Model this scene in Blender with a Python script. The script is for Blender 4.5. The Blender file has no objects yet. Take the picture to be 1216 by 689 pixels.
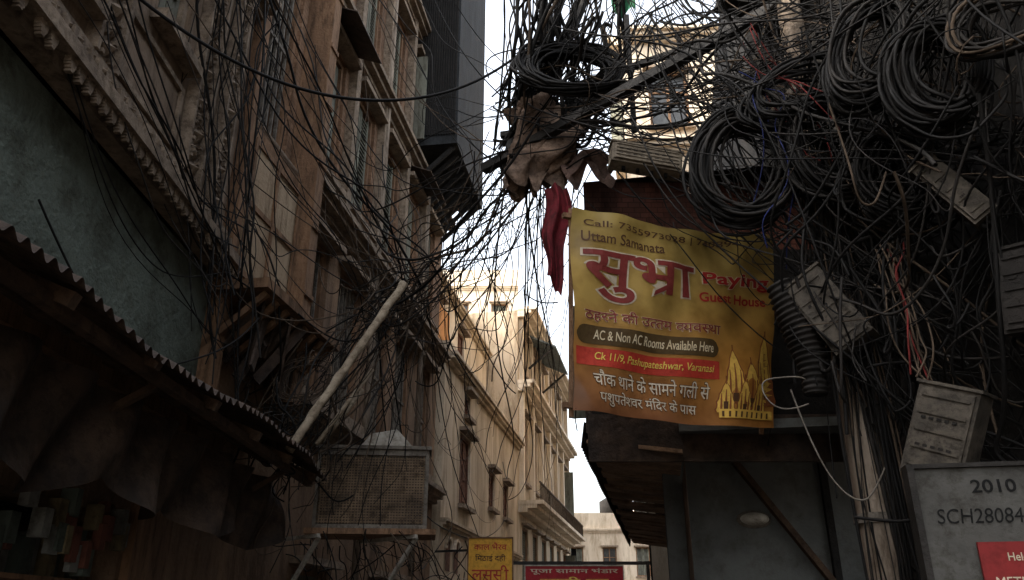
import bpy, bmesh, math, random
from mathutils import Vector, Euler
R=random.Random(11)
sc=bpy.context.scene
COL=sc.collection
def rad(a): return math.radians(a)
# ---------------------------------------------------------------- materials
MATS={}
def mat(name,c1,c2=None,scale=2.0,rough=.88,bump=.35,fine=28,streak=False,metal=0,spec=.3,grime=.5):
    if name in MATS: return MATS[name]
    c2=c2 or tuple(x*.55 for x in c1)
    m=bpy.data.materials.new(name);m.use_nodes=True;nt=m.node_tree;N=nt.nodes;L=nt.links
    b=N['Principled BSDF'];b.inputs['Roughness'].default_value=rough;b.inputs['Metallic'].default_value=metal
    b.inputs['Specular IOR Level'].default_value=spec
    tc=N.new('ShaderNodeTexCoord');mp=N.new('ShaderNodeMapping');L.new(tc.outputs['Object'],mp.inputs[0])
    mp.inputs['Scale'].default_value=(1,1,.22) if streak else (1,1,1)
    n1=N.new('ShaderNodeTexNoise');n1.inputs['Scale'].default_value=scale;n1.inputs['Detail'].default_value=8;n1.inputs['Roughness'].default_value=.65
    L.new(mp.outputs[0],n1.inputs[0])
    r=N.new('ShaderNodeValToRGB');r.color_ramp.elements[0].position=.36;r.color_ramp.elements[1].position=.64
    r.color_ramp.elements[0].color=(*c2,1);r.color_ramp.elements[1].color=(*c1,1)
    L.new(n1.outputs[0],r.inputs[0])
    n2=N.new('ShaderNodeTexNoise');n2.inputs['Scale'].default_value=fine;n2.inputs['Detail'].default_value=6
    L.new(tc.outputs['Object'],n2.inputs[0])
    n3=N.new('ShaderNodeTexNoise');n3.inputs['Scale'].default_value=scale*2.7;n3.inputs['Detail'].default_value=10;n3.inputs['Roughness'].default_value=.75
    L.new(mp.outputs[0],n3.inputs[0])
    rg=N.new('ShaderNodeValToRGB');rg.color_ramp.elements[0].position=.38;rg.color_ramp.elements[1].position=.52
    g=1-grime;rg.color_ramp.elements[0].color=(g,g*.95,g*.88,1);rg.color_ramp.elements[1].color=(1,1,1,1)
    L.new(n3.outputs[0],rg.inputs[0])
    mx=N.new('ShaderNodeMixRGB');mx.blend_type='MULTIPLY';mx.inputs[0].default_value=1
    L.new(r.outputs[0],mx.inputs[1]);L.new(rg.outputs[0],mx.inputs[2])
    L.new(mx.outputs[0],b.inputs['Base Color'])
    if bump:
        ad=N.new('ShaderNodeMath');ad.operation='MULTIPLY_ADD';ad.inputs[1].default_value=1.5
        L.new(n3.outputs[0],ad.inputs[0]);L.new(n2.outputs[0],ad.inputs[2])
        bp=N.new('ShaderNodeBump');bp.inputs['Strength'].default_value=bump;bp.inputs['Distance'].default_value=.03
        L.new(ad.outputs[0],bp.inputs['Height']);L.new(bp.outputs[0],b.inputs['Normal'])
    MATS[name]=m;return m
def brickmat(name,c1,c2,mortar,sx=4.2):
    m=mat(name,c1,c2,2.2,bump=0,streak=True);nt=m.node_tree;N=nt.nodes;L=nt.links
    b=N['Principled BSDF'];src=b.inputs['Base Color'].links[0].from_socket
    tc=N.new('ShaderNodeTexCoord');sp=N.new('ShaderNodeSeparateXYZ');cb=N.new('ShaderNodeCombineXYZ')
    ad=N.new('ShaderNodeMath');ad.operation='ADD'
    L.new(tc.outputs['Object'],sp.inputs[0]);L.new(sp.outputs[0],ad.inputs[0]);L.new(sp.outputs[1],ad.inputs[1])
    L.new(ad.outputs[0],cb.inputs[0]);L.new(sp.outputs[2],cb.inputs[1])
    br=N.new('ShaderNodeTexBrick');br.inputs['Scale'].default_value=sx;br.inputs['Mortar Size'].default_value=.025
    br.inputs['Color1'].default_value=(1,1,1,1);br.inputs['Color2'].default_value=(.6,.55,.5,1);br.inputs['Mortar'].default_value=(*mortar,1)
    L.new(cb.outputs[0],br.inputs[0])
    mx=N.new('ShaderNodeMixRGB');mx.blend_type='MULTIPLY';mx.inputs[0].default_value=.85
    L.new(src,mx.inputs[1]);L.new(br.outputs[0],mx.inputs[2]);L.new(mx.outputs[0],b.inputs['Base Color'])
    bp=N.new('ShaderNodeBump');bp.inputs['Strength'].default_value=.5;bp.inputs['Distance'].default_value=.02;bp.invert=True
    L.new(br.outputs['Fac'],bp.inputs['Height']);L.new(bp.outputs[0],b.inputs['Normal'])
    return m
M_green=mat('green_plaster',(.155,.185,.155),(.095,.112,.092),1.2,bump=.6,grime=.45)
M_tan=mat('tan_plaster',(.29,.215,.155),(.16,.115,.08),1.5,bump=.5,streak=True)
M_trim=mat('carved_trim',(.31,.24,.175),(.16,.12,.088),5,bump=.5)
M_brown=mat('brown_plaster',(.27,.175,.11),(.125,.08,.052),1.6,bump=.6,streak=True)
M_brick=brickmat('old_brick',(.33,.20,.125),(.18,.11,.07),(.5,.46,.40))
M_redbrick=brickmat('red_brick',(.20,.07,.045),(.09,.04,.03),(.4,.36,.33),5)
M_wood=mat('old_wood',(.26,.15,.085),(.135,.077,.044),6,bump=.4,streak=True)
M_dwood=mat('dark_timber',(.10,.06,.036),(.05,.03,.02),6,bump=.4)
M_board=mat('board_paint',(.42,.32,.215),(.24,.165,.10),2.5,bump=.4,streak=True)
M_shut=mat('shutter_paint',(.22,.225,.18),(.11,.107,.085),5,bump=.3,streak=True)
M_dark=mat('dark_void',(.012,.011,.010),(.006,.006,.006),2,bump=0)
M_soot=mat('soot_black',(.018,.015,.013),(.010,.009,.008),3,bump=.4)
M_tar=mat('tarred_sheet',(.030,.033,.036),(.016,.018,.020),2.5,bump=.4,streak=True)
M_cream=mat('cream_plaster',(.57,.47,.35),(.38,.30,.21),1.1,bump=.4,streak=True,grime=.42)
M_cream2=mat('pale_cream',(.68,.585,.46),(.50,.41,.31),.9,bump=.3,streak=True,grime=.35)
M_yel=mat('pale_wash',(.78,.70,.57),(.66,.57,.44),.8,bump=.3,streak=True,grime=.2)
M_orange=mat('orange_wash',(.66,.29,.09),(.50,.21,.06),1,bump=.3)
M_redsh=mat('red_shutter',(.17,.08,.05),(.09,.042,.03),5,bump=.3)
M_rust=mat('rusty_sheet',(.085,.055,.038),(.03,.022,.018),4,bump=.4,rough=.7)
M_steel=mat('dark_steel',(.030,.026,.023),(.015,.013,.011),8,bump=.3,rough=.6)
M_galv=mat('galvanised',(.20,.175,.145),(.10,.085,.07),8,bump=.2,rough=.65,metal=.2)
M_box=mat('meter_box_paint',(.095,.080,.062),(.035,.03,.024),9,bump=.25,rough=.75,grime=.6)
M_white=mat('dirty_white',(.50,.47,.41),(.28,.25,.21),4,bump=.2)
M_panel=mat('bluish_panel',(.135,.14,.135),(.085,.088,.085),1.3,bump=.3,grime=.3)
M_cab=mat('cabinet_grey',(.10,.098,.09),(.06,.058,.053),4,bump=.2,grime=.4)
M_stone=mat('paving_stone',(.16,.14,.12),(.08,.07,.06),3,bump=.5)
M_cloth=mat('tattered_cloth',(.32,.22,.16),(.09,.062,.048),6,bump=.6)
M_flag=mat('maroon_cloth',(.20,.018,.028),(.10,.010,.014),5,bump=.3)
M_gcloth=mat('green_cloth',(.03,.17,.08),(.015,.09,.04),5,bump=.3)
M_pole=mat('concrete_pole',(.34,.28,.22),(.12,.085,.06),7,bump=.5,streak=True)
M_bam=mat('weathered_bamboo',(.42,.35,.26),(.24,.19,.135),6,bump=.3)
M_glass=mat('dusty_glass',(.05,.055,.055),(.03,.03,.03),4,rough=.25,bump=.05,spec=.5)
M_wblack=mat('cable_black',(.010,.009,.0085),(.005,.005,.005),9,rough=.7,bump=0,spec=.15,grime=.2)
M_wgrey=mat('cable_grey',(.024,.021,.019),(.012,.011,.010),9,rough=.7,bump=0,spec=.16,grime=.2)
M_wbrown=mat('cable_dusty',(.095,.070,.050),(.045,.033,.024),6,rough=.85,bump=0,spec=.15,grime=.3)
M_wlight=mat('cable_pale',(.17,.15,.125),(.10,.088,.075),6,rough=.7,bump=0,grime=.3)
M_wred=mat('cable_red',(.15,.02,.018),(.08,.012,.01),6,rough=.7,bump=0,spec=.15)
M_wblue=mat('cable_blue',(.02,.03,.12),(.012,.015,.06),6,rough=.7,bump=0,spec=.15)
# ---------------------------------------------------------------- builders
def group(name,loc=(0,0,0)):
    e=bpy.data.objects.new(name,None);COL.objects.link(e);e.location=loc;e.empty_display_size=.2;return e
class F:
    def __init__(s,o,d,flip=1):
        s.o=Vector((o[0],o[1],0));dd=Vector((d[0],d[1],0)).normalized();s.d=dd
        s.n=Vector((dd.y,-dd.x,0))*flip
    def __call__(s,a,n,z): return s.o+s.d*a+s.n*n+Vector((0,0,z))
class Part:
    def __init__(s,parent,name,m,smooth=False):
        s.p=parent;s.name=name;s.m=m;s.v=[];s.f=[];s.smooth=smooth
    def quad(s,*ps):
        b=len(s.v);s.v+=[Vector(p) for p in ps];s.f.append(tuple(range(b,b+len(ps))))
    def hexa(s,c):
        b=len(s.v);s.v+=[Vector(p) for p in c]
        for f in((0,1,2,3),(7,6,5,4),(0,4,5,1),(1,5,6,2),(2,6,7,3),(3,7,4,0)): s.f.append(tuple(b+i for i in f))
    def box(s,fr,a0,a1,n0,n1,z0,z1):
        s.hexa([fr(a0,n0,z0),fr(a1,n0,z0),fr(a1,n1,z0),fr(a0,n1,z0),fr(a0,n0,z1),fr(a1,n0,z1),fr(a1,n1,z1),fr(a0,n1,z1)])
    def beam(s,p,q,w,h=None,up=(0,0,1)):
        p=Vector(p);q=Vector(q);h=h or w;d=(q-p).normalized();x=d.cross(Vector(up))
        if x.length<.01: x=d.cross(Vector((1,0,0)))
        x.normalize();y=x.cross(d);x*=w/2;y*=h/2
        s.hexa([p-x-y,p+x-y,p+x+y,p-x+y,q-x-y,q+x-y,q+x+y,q-x+y])
    def tube(s,pts,r,k=8,cap=True):
        pts=[Vector(p) for p in pts];b=len(s.v);n=len(pts)
        rr=r if isinstance(r,(list,tuple)) else [r]*n
        ref=Vector((.31,.22,.92))
        for i,p in enumerate(pts):
            t=(pts[min(i+1,n-1)]-pts[max(i-1,0)]).normalized();x=t.cross(ref)
            if x.length<.05:x=t.cross(Vector((1,0,0)))
            x.normalize();y=t.cross(x)
            for j in range(k):
                a=j*2*math.pi/k;s.v.append(p+(x*math.cos(a)+y*math.sin(a))*rr[i])
        for i in range(n-1):
            for j in range(k):
                s.f.append((b+i*k+j,b+i*k+(j+1)%k,b+(i+1)*k+(j+1)%k,b+(i+1)*k+j))
        if cap: s.f.append(tuple(b+j for j in range(k))[::-1]);s.f.append(tuple(b+(n-1)*k+j for j in range(k)))
    def grid(s,fn,nu,nv):
        b=len(s.v)
        for j in range(nv+1):
            for i in range(nu+1): s.v.append(Vector(fn(i/nu,j/nv)))
        for j in range(nv):
            for i in range(nu):
                a=b+j*(nu+1)+i;s.f.append((a,a+1,a+nu+2,a+nu+1))
    def done(s):
        if not s.v: return None
        me=bpy.data.meshes.new(s.name);me.from_pydata([tuple(v) for v in s.v],[],s.f);me.materials.append(s.m)
        if s.smooth:
            for p in me.polygons:p.use_smooth=True
        me.update();o=bpy.data.objects.new(s.name,me);COL.objects.link(o)
        if s.p: o.parent=s.p
        return o
class Bld:
    """one real object: parent empty + one child mesh per part"""
    def __init__(s,name): s.e=group(name);s.ps={}
    def __call__(s,part,m,smooth=False):
        if part not in s.ps: s.ps[part]=Part(s.e,part,m,smooth)
        return s.ps[part]
    def done(s):
        for p in s.ps.values(): p.done()
def wall(P,fr,a0,a1,z0,z1,ops,th=.22,n=0):
    A=sorted({a0,a1,*[o[0] for o in ops],*[o[1] for o in ops]});Z=sorted({z0,z1,*[o[2] for o in ops],*[o[3] for o in ops]})
    A=[a for a in A if a0<=a<=a1];Z=[z for z in Z if z0<=z<=z1]
    for i in range(len(A)-1):
        for j in range(len(Z)-1):
            ca=(A[i]+A[i+1])/2;cz=(Z[j]+Z[j+1])/2
            if any(o[0]<ca<o[1] and o[2]<cz<o[3] for o in ops): continue
            P.quad(fr(A[i],n,Z[j]),fr(A[i+1],n,Z[j]),fr(A[i+1],n,Z[j+1]),fr(A[i],n,Z[j+1]))
    for (b0,b1,c0,c1) in [o[:4] for o in ops]:
        for q in(((b0,c0),(b1,c0)),((b1,c0),(b1,c1)),((b1,c1),(b0,c1)),((b0,c1),(b0,c0))):
            (x0,y0),(x1,y1)=q
            P.quad(fr(x0,n,y0),fr(x1,n,y1),fr(x1,n-th,y1),fr(x0,n-th,y0))
def shell(B,fr,a0,a1,depth,z1,m,part='walls',n=0,z0=0):
    P=B(part,m)
    P.quad(fr(a0,n-depth,z0),fr(a1,n-depth,z0),fr(a1,n-depth,z1),fr(a0,n-depth,z1))
    P.quad(fr(a0,n,z0),fr(a0,n-depth,z0),fr(a0,n-depth,z1),fr(a0,n,z1))
    P.quad(fr(a1,n,z0),fr(a1,n-depth,z0),fr(a1,n-depth,z1),fr(a1,n,z1))
    P.quad(fr(a0,n,z1),fr(a1,n,z1),fr(a1,n-depth,z1),fr(a0,n-depth,z1))
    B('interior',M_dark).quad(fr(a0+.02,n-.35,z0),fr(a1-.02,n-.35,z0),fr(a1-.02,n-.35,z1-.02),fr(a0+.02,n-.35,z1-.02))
def window(B,fr,o,kind,n=0,fm=M_wood,sm=M_shut,sill=True):
    a0,a1,z0,z1=o[:4];w=.06
    f=B('window_frames',fm)
    f.box(fr,a0,a0+w,n-.14,n-.04,z0,z1);f.box(fr,a1-w,a1,n-.14,n-.04,z0,z1)
    f.box(fr,a0+w,a1-w,n-.139,n-.041,z0,z0+w);f.box(fr,a0+w,a1-w,n-.139,n-.041,z1-w,z1)
    if sill:
        B('sills',M_trim).box(fr,a0-.08,a1+.08,n+.003,n+.12,z0-.08,z0-.005)
        B('sills',M_trim).box(fr,a0-.1,a1+.1,n+.003,n+.16,z1+.02,z1+.09)
    if kind=='bars':
        b=B('window_bars',sm);k=max(3,int((a1-a0)/.11))
        for i in range(1,k):
            a=a0+(a1-a0)*i/k;b.box(fr,a-.012,a+.012,n-.10,n-.07,z0+w,z1-w)
        zm=(z0+z1)/2;b.box(fr,a0+w,a1-w,n-.069,n-.06,zm-.02,zm+.02)
    elif kind=='shutter':
        s=B('shutters',sm);am=(a0+a1)/2
        for (x0,x1,op) in((a0+w,am-.01,R.random()<.25),(am+.01,a1-w,R.random()<.3)):
            if op:
                e=x0 if x1<am else x1
                s.box(fr,e-.02,e+.02,n-.03,n+(x1-x0)*.85,z0+w,z1-w);continue
            s.box(fr,x0,x0+.05,n-.11,n-.07,z0+w,z1-w);s.box(fr,x1-.05,x1,n-.11,n-.07,z0+w,z1-w)
            zz=z0+w
            while zz<z1-w-.05:
                s.hexa([fr(x0+.05,n-.115,zz+.03),fr(x1-.05,n-.115,zz+.03),fr(x1-.05,n-.075,zz),fr(x0+.05,n-.075,zz),
                        fr(x0+.05,n-.115,zz+.045),fr(x1-.05,n-.115,zz+.045),fr(x1-.05,n-.075,zz+.015),fr(x0+.05,n-.075,zz+.015)])
                zz+=.062
    elif kind=='jali':
        s=B('lattice',M_trim);st=.085
        x=a0-(z1-z0)
        while x<a1:
            for sg in(1,-1):
                t0=max(0,(a0+w-x));t1=min(z1-z0,a1-w-x)
                if t1>t0:
                    if sg==1:p=(x+t0,z0+t0);q=(x+t1,z0+t1)
                    else:p=(x+t0,z1-t0);q=(x+t1,z1-t1)
                    s.beam(fr(p[0],n-.08-.012*sg,p[1]),fr(q[0],n-.08-.012*sg,q[1]),.018,.022,up=fr.n)
            x+=st
    elif kind=='glass':
        g=B('glass',M_glass);g.quad(fr(a0+w,n-.1,z0+w),fr(a1-w,n-.1,z0+w),fr(a1-w,n-.1,z1-w),fr(a0+w,n-.1,z1-w))
        am=(a0+a1)/2;f.box(fr,am-.025,am+.025,n-.13,n-.06,z0+w,z1-w)
        zm=z0+(z1-z0)*.65;f.box(fr,a0+w,am-.025,n-.12,n-.065,zm-.02,zm+.02);f.box(fr,am+.025,a1-w,n-.12,n-.065,zm-.02,zm+.02)
    elif kind=='panel':
        s=B('shutters',sm);am=(a0+a1)/2
        for x0,x1 in((a0+w,am-.008),(am+.008,a1-w)):
            s.box(fr,x0,x1,n-.11,n-.08,z0+w,z1-w)
            h=(z1-z0-2*w)/3
            for i in range(3): s.box(fr,x0+.06,x1-.06,n-.079,n-.06,z0+w+h*i+.05,z0+w+h*(i+1)-.05)
def ledge(B,fr,a0,a1,z,m,out=.14,h=.1,n=0,part='cornice'):
    P=B(part,m)
    P.box(fr,a0,a1,n+.003,n+out,z,z+h*.5);P.box(fr,a0-.01,a1+.01,n+.003,n+out*1.35,z+h*.5+.001,z+h);P.box(fr,a0,a1,n+.003,n+out*.5,z-h*.5,z-.002)

# ---------------------------------------------------------------- ground and lane
g=Part(None,'ground',mat('packed_earth',(.15,.12,.09),(.09,.07,.05),.5));g.grid(lambda u,v:(-400+800*u,-400+800*v,-.02),4,4);g.done()
ln=Part(None,'paved_lane',M_stone)
y=-4.0
while y<46:
    x0=-2.35+max(0,(y-6))*.14;wd=5.0 if y<6 else 3.6;x=x0
    while x<x0+wd:
        l=.45+R.random()*.25;z=R.random()*.008
        ln.hexa([(x,y,-.015),(x+l-.012,y,-.015),(x+l-.012,y+.388,-.015),(x,y+.388,-.015),(x,y,.03+z),(x+l-.012,y,.03+z),(x+l-.012,y+.388,.03+z),(x,y+.388,.03+z)])
        x+=l
    y+=.4
ln.done()

# ---------------------------------------------------------------- left near building (green wall, carved storey above)
H1=9.2
B=Bld('green_plaster_building');f1=F((-2.4,0),(0,1))
shops=[(-1.2,.6,.0,2.2),(1.2,2.9,0,2.25),(3.3,5.1,0,2.2)]
wall(B('ground_floor_wall',M_brown),f1,-3,5.78,0,2.95,shops,.3)
wall(B('green_wall',M_green),f1,-3,5.78,2.95,4.12,[],.2,n=.02)
ops=[(.6,1.35,4.6,6.1),(2.45,3.4,4.75,6.2),(4.15,4.62,5.3,6.4),(2.35,3.45,7,8.8),(4.1,4.7,7.2,8.8)]
wall(B('upper_wall',M_tan),f1,-3,5.78,4.12,H1,ops,.2,n=.05)
B('upper_wall',M_tan).box(f1,-3,5.76,-5.9,-.36,H1-.2,H1-.02)
shell(B,f1,-3,5.78,6,H1,M_brown,'walls',n=0)
for i,o in enumerate(ops): window(B,f1,o,['jali','jali','panel','shutter','shutter'][i],n=.05,fm=M_trim)
c=B('cornice',M_trim)
c.box(f1,-3,5.78,.053,.16,4.12,4.18);c.box(f1,-3,5.78,.053,.26,4.181,4.26);c.box(f1,-3,5.78,.053,.20,4.262,4.33);c.box(f1,-3,5.78,.053,.12,4.332,4.5)
a=-3
while a<5.75:
    if R.random()<.93:
        for k in range(5):
            t0=k/5;ww=.032*math.cos(t0*1.45)
            c.box(f1,a+.04-ww,a+.04+ww,.20,.235,4.181-.016*(k+1),4.181-.016*k-.0008)
    c.box(f1,a+.015,a+.055,.1205,.15,4.36,4.45)
    a+=.088
def carved(a0,a1,z0,z1,n=.05):
    P=B('carved_pilasters',M_trim)
    P.box(f1,a0,a1,n+.003,n+.05,z0,z1)
    P.box(f1,a0-.03,a0,n+.003,n+.09,z0,z1);P.box(f1,a1,a1+.03,n+.003,n+.09,z0,z1)
    z=z0+.03;cx=(a0+a1)/2;w=(a1-a0)/2*.8;k=0
    while z<z1-.15:
        h=.06
        if k%2==0:
            v=[f1(cx-w,n+.053,z+h),f1(cx,n+.053,z),f1(cx+w,n+.053,z+h),f1(cx,n+.053,z+2*h)];t=f1(cx,n+.12,z+h)
            for i in range(4): P.quad(v[i],v[(i+1)%4],t)
        else:
            for j in range(8):
                t0=j*math.pi/4;t1=t0+.5
                P.quad(f1(cx,n+.09,z+h),f1(cx+w*.8*math.cos(t0),n+.054,z+h+h*math.sin(t0)),f1(cx+w*.5*math.cos((t0+t1)/2),n+.10,z+h+h*.6*math.sin((t0+t1)/2)),f1(cx+w*.8*math.cos(t1),n+.054,z+h+h*math.sin(t1)))
        for sx in(-1,1):
            P.box(f1,cx+sx*w*.7-.012,cx+sx*w*.7+.012,n+.0505,n+.085,z-.012,z+.014)
        z+=.135;k+=1
for (x0,x1) in((2.15,2.35),(3.52,3.72),(4.78,5.02),(5.3,5.46)): carved(x0,x1,4.5,H1-.1)
P=B('arch_band',M_trim)
for k in range(9):
    a=2.45+k*.105;P.box(f1,a,a+.085,.053,.13,6.33+.03*math.sin(k*math.pi/8),6.45+.06*math.sin(k*math.pi/8))
for (a0,a1,z0,z1) in((3.84,4.68,4.6,5.1),(3.84,4.68,6.5,6.7)):
    P.box(f1,a0,a1,.053,.075,z0,z0+.04);P.box(f1,a0,a1,.053,.075,z1-.04,z1);P.box(f1,a0,a0+.04,.053,.0745,z0+.041,z1-.041);P.box(f1,a1-.04,a1,.053,.0745,z0+.041,z1-.041)
ledge(B,f1,-3,5.78,6.75,M_trim,.16,.14,n=.05)
P=B('carved_frieze',M_trim)
for i in range(70):
    a=-2.9+i*.124
    if a>5.6:break
    v=[f1(a,.1205,4.42),f1(a+.05,.1205,4.38),f1(a+.1,.1205,4.42),f1(a+.05,.1205,4.46)];t=f1(a+.05,.16,4.42)
    for j in range(4):P.quad(v[j],v[(j+1)%4],t)
P=B('beam',M_wood);P.box(f1,-3,5.76,.023,.10,2.86,3.0)
P.box(f1,2.95,3.25,.003,.06,0,2.6);P.box(f1,.7,1.1,.003,.06,0,2.6);P.box(f1,5.15,5.7,.003,.06,0,2.6)
B.done()
S=Bld('shop_shelves');sh=S('shelves',M_wood);gd=[S('goods_a',mat('goods_a',(.20,.16,.09))),S('goods_b',mat('goods_b',(.10,.12,.10))),S('goods_c',mat('goods_c',(.16,.06,.04))),S('goods_d',mat('goods_d',(.22,.22,.2)))]
for (a0,a1) in((1.25,2.85),(3.35,5.05)):
    for z in(.5,.95,1.4,1.8):
        sh.box(f1,a0,a1,-.33,-.03,z,z+.025);a=a0+.02
        while a<a1-.12:
            w=.05+R.random()*.09;h=.1+R.random()*.22;R.choice(gd).box(f1,a,a+w,-.3,-.08-R.random()*.08,z+.026,z+.026+h);a+=w+.01+R.random()*.03
    for i in range(26):
        a=a0+.05+R.random()*(a1-a0-.1);z=1.95+R.random()*.35;R.choice(gd).box(f1,a,a+.05+R.random()*.05,.01+R.random()*.06,.075+R.random()*.04,z-.14,z)
S.done()
G=Bld('green_shop_board');G('board',mat('board_green',(.03,.10,.05),(.015,.05,.028))).box(f1,2.5,3.15,.12,.15,1.75,2.35)
for q in((2.47,2.5,1.72,2.38),(3.15,3.18,1.72,2.38),(2.5,3.15,1.72,1.75),(2.5,3.15,2.35,2.38)):G('frame',M_wood).box(f1,q[0],q[1],.11,.16,q[2],q[3])
G.done()
# ---------------------------------------------------------------- corrugated awning on the left
A=Bld('corrugated_awning')
def corr(u,v):
    y=.2+6.6*u;x=-2.36+.79*v+.03*math.sin(y*1.3)+.012*v*math.sin(y*9.1)*math.sin(y*3.7);z=3.10-.34*v+.018*math.sin(y*2*math.pi/.095)-.03*math.sin(y*.9)*v-.05*v*v*max(0,math.sin(y*2.1))+.014*v*math.sin(y*5.3)
    return(x,y,z)
A('sheet',M_rust,True).grid(corr,720,6)
P=A('rafters',M_dwood)
for i in range(9):
    y=.4+i*.78;P.beam((-2.36,y,3.0),(-1.62,y,2.70),.05,.06)
P.beam((-1.72,.2,2.70),(-1.70,6.8,2.68),.05,.05);P.beam((-2.05,.2,2.86),(-2.05,6.8,2.84),.04,.04)
for y in(1.4,3.8,6.2): P.beam((-2.38,y,2.3),(-1.75,y,2.68),.035,.035)
A.done()
T=Bld('tarpaulin_strip')
def tp(u,v):
    y=2.6+4.1*u
    return(-1.95+.10*math.sin(y*5)*v+.05*math.sin(y*13+v*4),y,2.66-.42*v-.14*abs(math.sin(y*3.3))*v)
T('tarp',M_rust,True).grid(tp,90,8);T.done()

# ---------------------------------------------------------------- left second building (brown, tall)
B=Bld('brown_brick_house');f2=F((-2.4,5.8),(1.1,7.5));LEN=7.58
ops=[(.12,1.0,5.75,8.3,'bars'),(.12,1.0,9.3,11.8,'bars')]
a=1.55;bays=[]
while a<LEN-.9: bays.append(a);a+=1.18
for i,a in enumerate(bays):
    ops.append((a,a+.82,3.75,5.45,'bars'))
    ops.append((a,a+.78,6.25,8.0,'shutter' if i%3 else 'panel'))
    ops.append((a+.05,a+.72,8.75,10.5,'shutter'))
    ops.append((a+.05,a+.72,11.3,13.0,'glass' if i%2 else 'shutter'))
ops.append((2.2,3.1,0,2.1,'panel'));ops.append((4.6,5.6,0,2.1,'panel'))
wall(B('plaster_wall',M_brown),f2,0,LEN,0,5.75,[o for o in ops if o[3]<=5.75],.24)
wall(B('brick_wall',M_brick),f2,0,LEN,5.75,13.8,[o for o in ops if o[2]>=5.75],.24)
shell(B,f2,0,LEN,6,13.8,M_brown,'walls')
for o in ops: window(B,f2,o,o[4],sm=(M_shut if o[2]>5.8 else M_galv),fm=M_wood)
for z,m in((3.45,M_trim),(5.78,M_wood),(8.35,M_trim),(10.95,M_trim),(13.5,M_trim)): ledge(B,f2,1.2,LEN,z,m,.18,.14)
for a in [b-.22 for b in bays]:
    B('pilasters',M_trim).box(f2,a-.07,a+.07,.003,.11,5.95,13.4)
P=B('timber_posts',M_wood)
P.box(f2,1.12,1.30,.003,.30,3.4,13.7);P.box(f2,-.02,.08,.003,.16,3.2,13.7)
for i in range(13): P.box(f2,1.115,1.305,.301,.32,3.7+i*.72,3.75+i*.72)
B('timber_rails',M_wood).box(f2,.081,1.118,.003,.12,5.55,5.72);B('timber_rails',M_wood).box(f2,.081,1.118,.003,.10,8.35,8.5)
P=B('board_panels',M_board)
P.box(f2,.10,.58,.003,.16,4.22,5.5);P.box(f2,.60,1.09,.003,.15,4.22,5.5)
Q=B('panel_battens',M_wood)
for a in(.10,.56,1.05):Q.box(f2,a,a+.04,.161,.18,4.22,5.5)
for z in(4.22,4.85,5.45):Q.box(f2,.141,1.05,.1605,.176,z,z+.05)
P=B('balcony_floor',M_wood);P.box(f2,-.1,1.5,.003,.55,3.98,4.06)
for i in range(8): P.beam(f2(0+i*.2,.02,3.55),f2(0+i*.2,.5,3.97),.04,.05)
for i in range(16):
    a=R.random()*1.4;B('broken_planks',M_rust).beam(f2(a,.1+R.random()*.4,3.95),f2(a+R.uniform(-.35,.35),.05+R.random()*.5,3.35+R.random()*.3),.02,.09)
D=B('tarred_balcony',M_tar)
D.box(f2,5.3,LEN,.003,.75,8.75,8.9)
D.box(f2,5.3,5.34,.004,.75,8.902,13.8);D.box(f2,7.5,LEN-.003,.004,.75,8.902,13.8);D.box(f2,5.342,7.498,.70,.749,8.902,13.8)
for i in range(17): B('balcony_slats',M_soot).box(f2,5.27,5.298,.02+i*.042,.045+i*.042,8.92,13.7)
for i in range(9): B('balcony_brackets',M_soot).beam(f2(5.4+i*.26,.02,8.1),f2(5.4+i*.26,.68,8.74),.05,.07)
for a,z0 in((1.42,3),(3.72,.3),(6.1,2.2)): B('drain_pipes',M_pole,True).tube([f2(a,.1,z0),f2(a,.1,13.5)],.045,8)
for a in bays:
    if R.random()<.7:
        z0=8.12;B('canopies',M_rust).hexa([f2(a-.08,.004,z0+.12),f2(a+.86,.004,z0+.12),f2(a+.86,.42,z0-.05),f2(a-.08,.42,z0-.05),f2(a-.08,.004,z0+.135),f2(a+.86,.004,z0+.135),f2(a+.86,.42,z0-.035),f2(a-.08,.42,z0-.035)])
for i in range(40):
    a=R.uniform(1.3,LEN-.3);z=R.choice([3.6,5.93,8.5,11.1]);w=R.uniform(.06,.2);B('ledge_clutter',M_trim).box(f2,a,a+w,.02,.02+R.uniform(.05,.14),z,z+R.uniform(.06,.2))
B.done()
# ---------------------------------------------------------------- third building, cream
B=Bld('cream_house');f3=F((-1.18,13.5),(.167,1));L3=8.1
ops=[(1.3,2.2,3.6,4.9,'panel'),(4.1,4.8,3.9,4.7,'panel'),(1.6,2.1,5.3,5.75,'bars'),(5.9,6.6,3.9,4.7,'panel'),(2.6,3.0,2.2,2.9,'panel'),(1.0,2.0,0,1.9,'panel'),(3.6,4.6,0,2,'panel'),(6,7,0,2,'panel')]
wall(B('front_wall',M_cream),f3,0,L3,0,6.1,ops,.2)
shell(B,f3,0,L3,6,6.1,M_cream)
for o in ops: window(B,f3,o,o[4],sm=M_redsh,fm=M_redsh)
P=B('parapet',M_cream)
for i in range(16):
    a=L3*i/16;P.box(f3,a,a+L3/16-.002,-.2,.06+.02*R.random(),6.101,6.22+.06*R.random())
ledge(B,f3,0,L3,3.1,M_cream,.1,.1);ledge(B,f3,0,L3,5.95,M_cream,.16,.12)
P=B('arched_windows',M_redsh)
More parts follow.
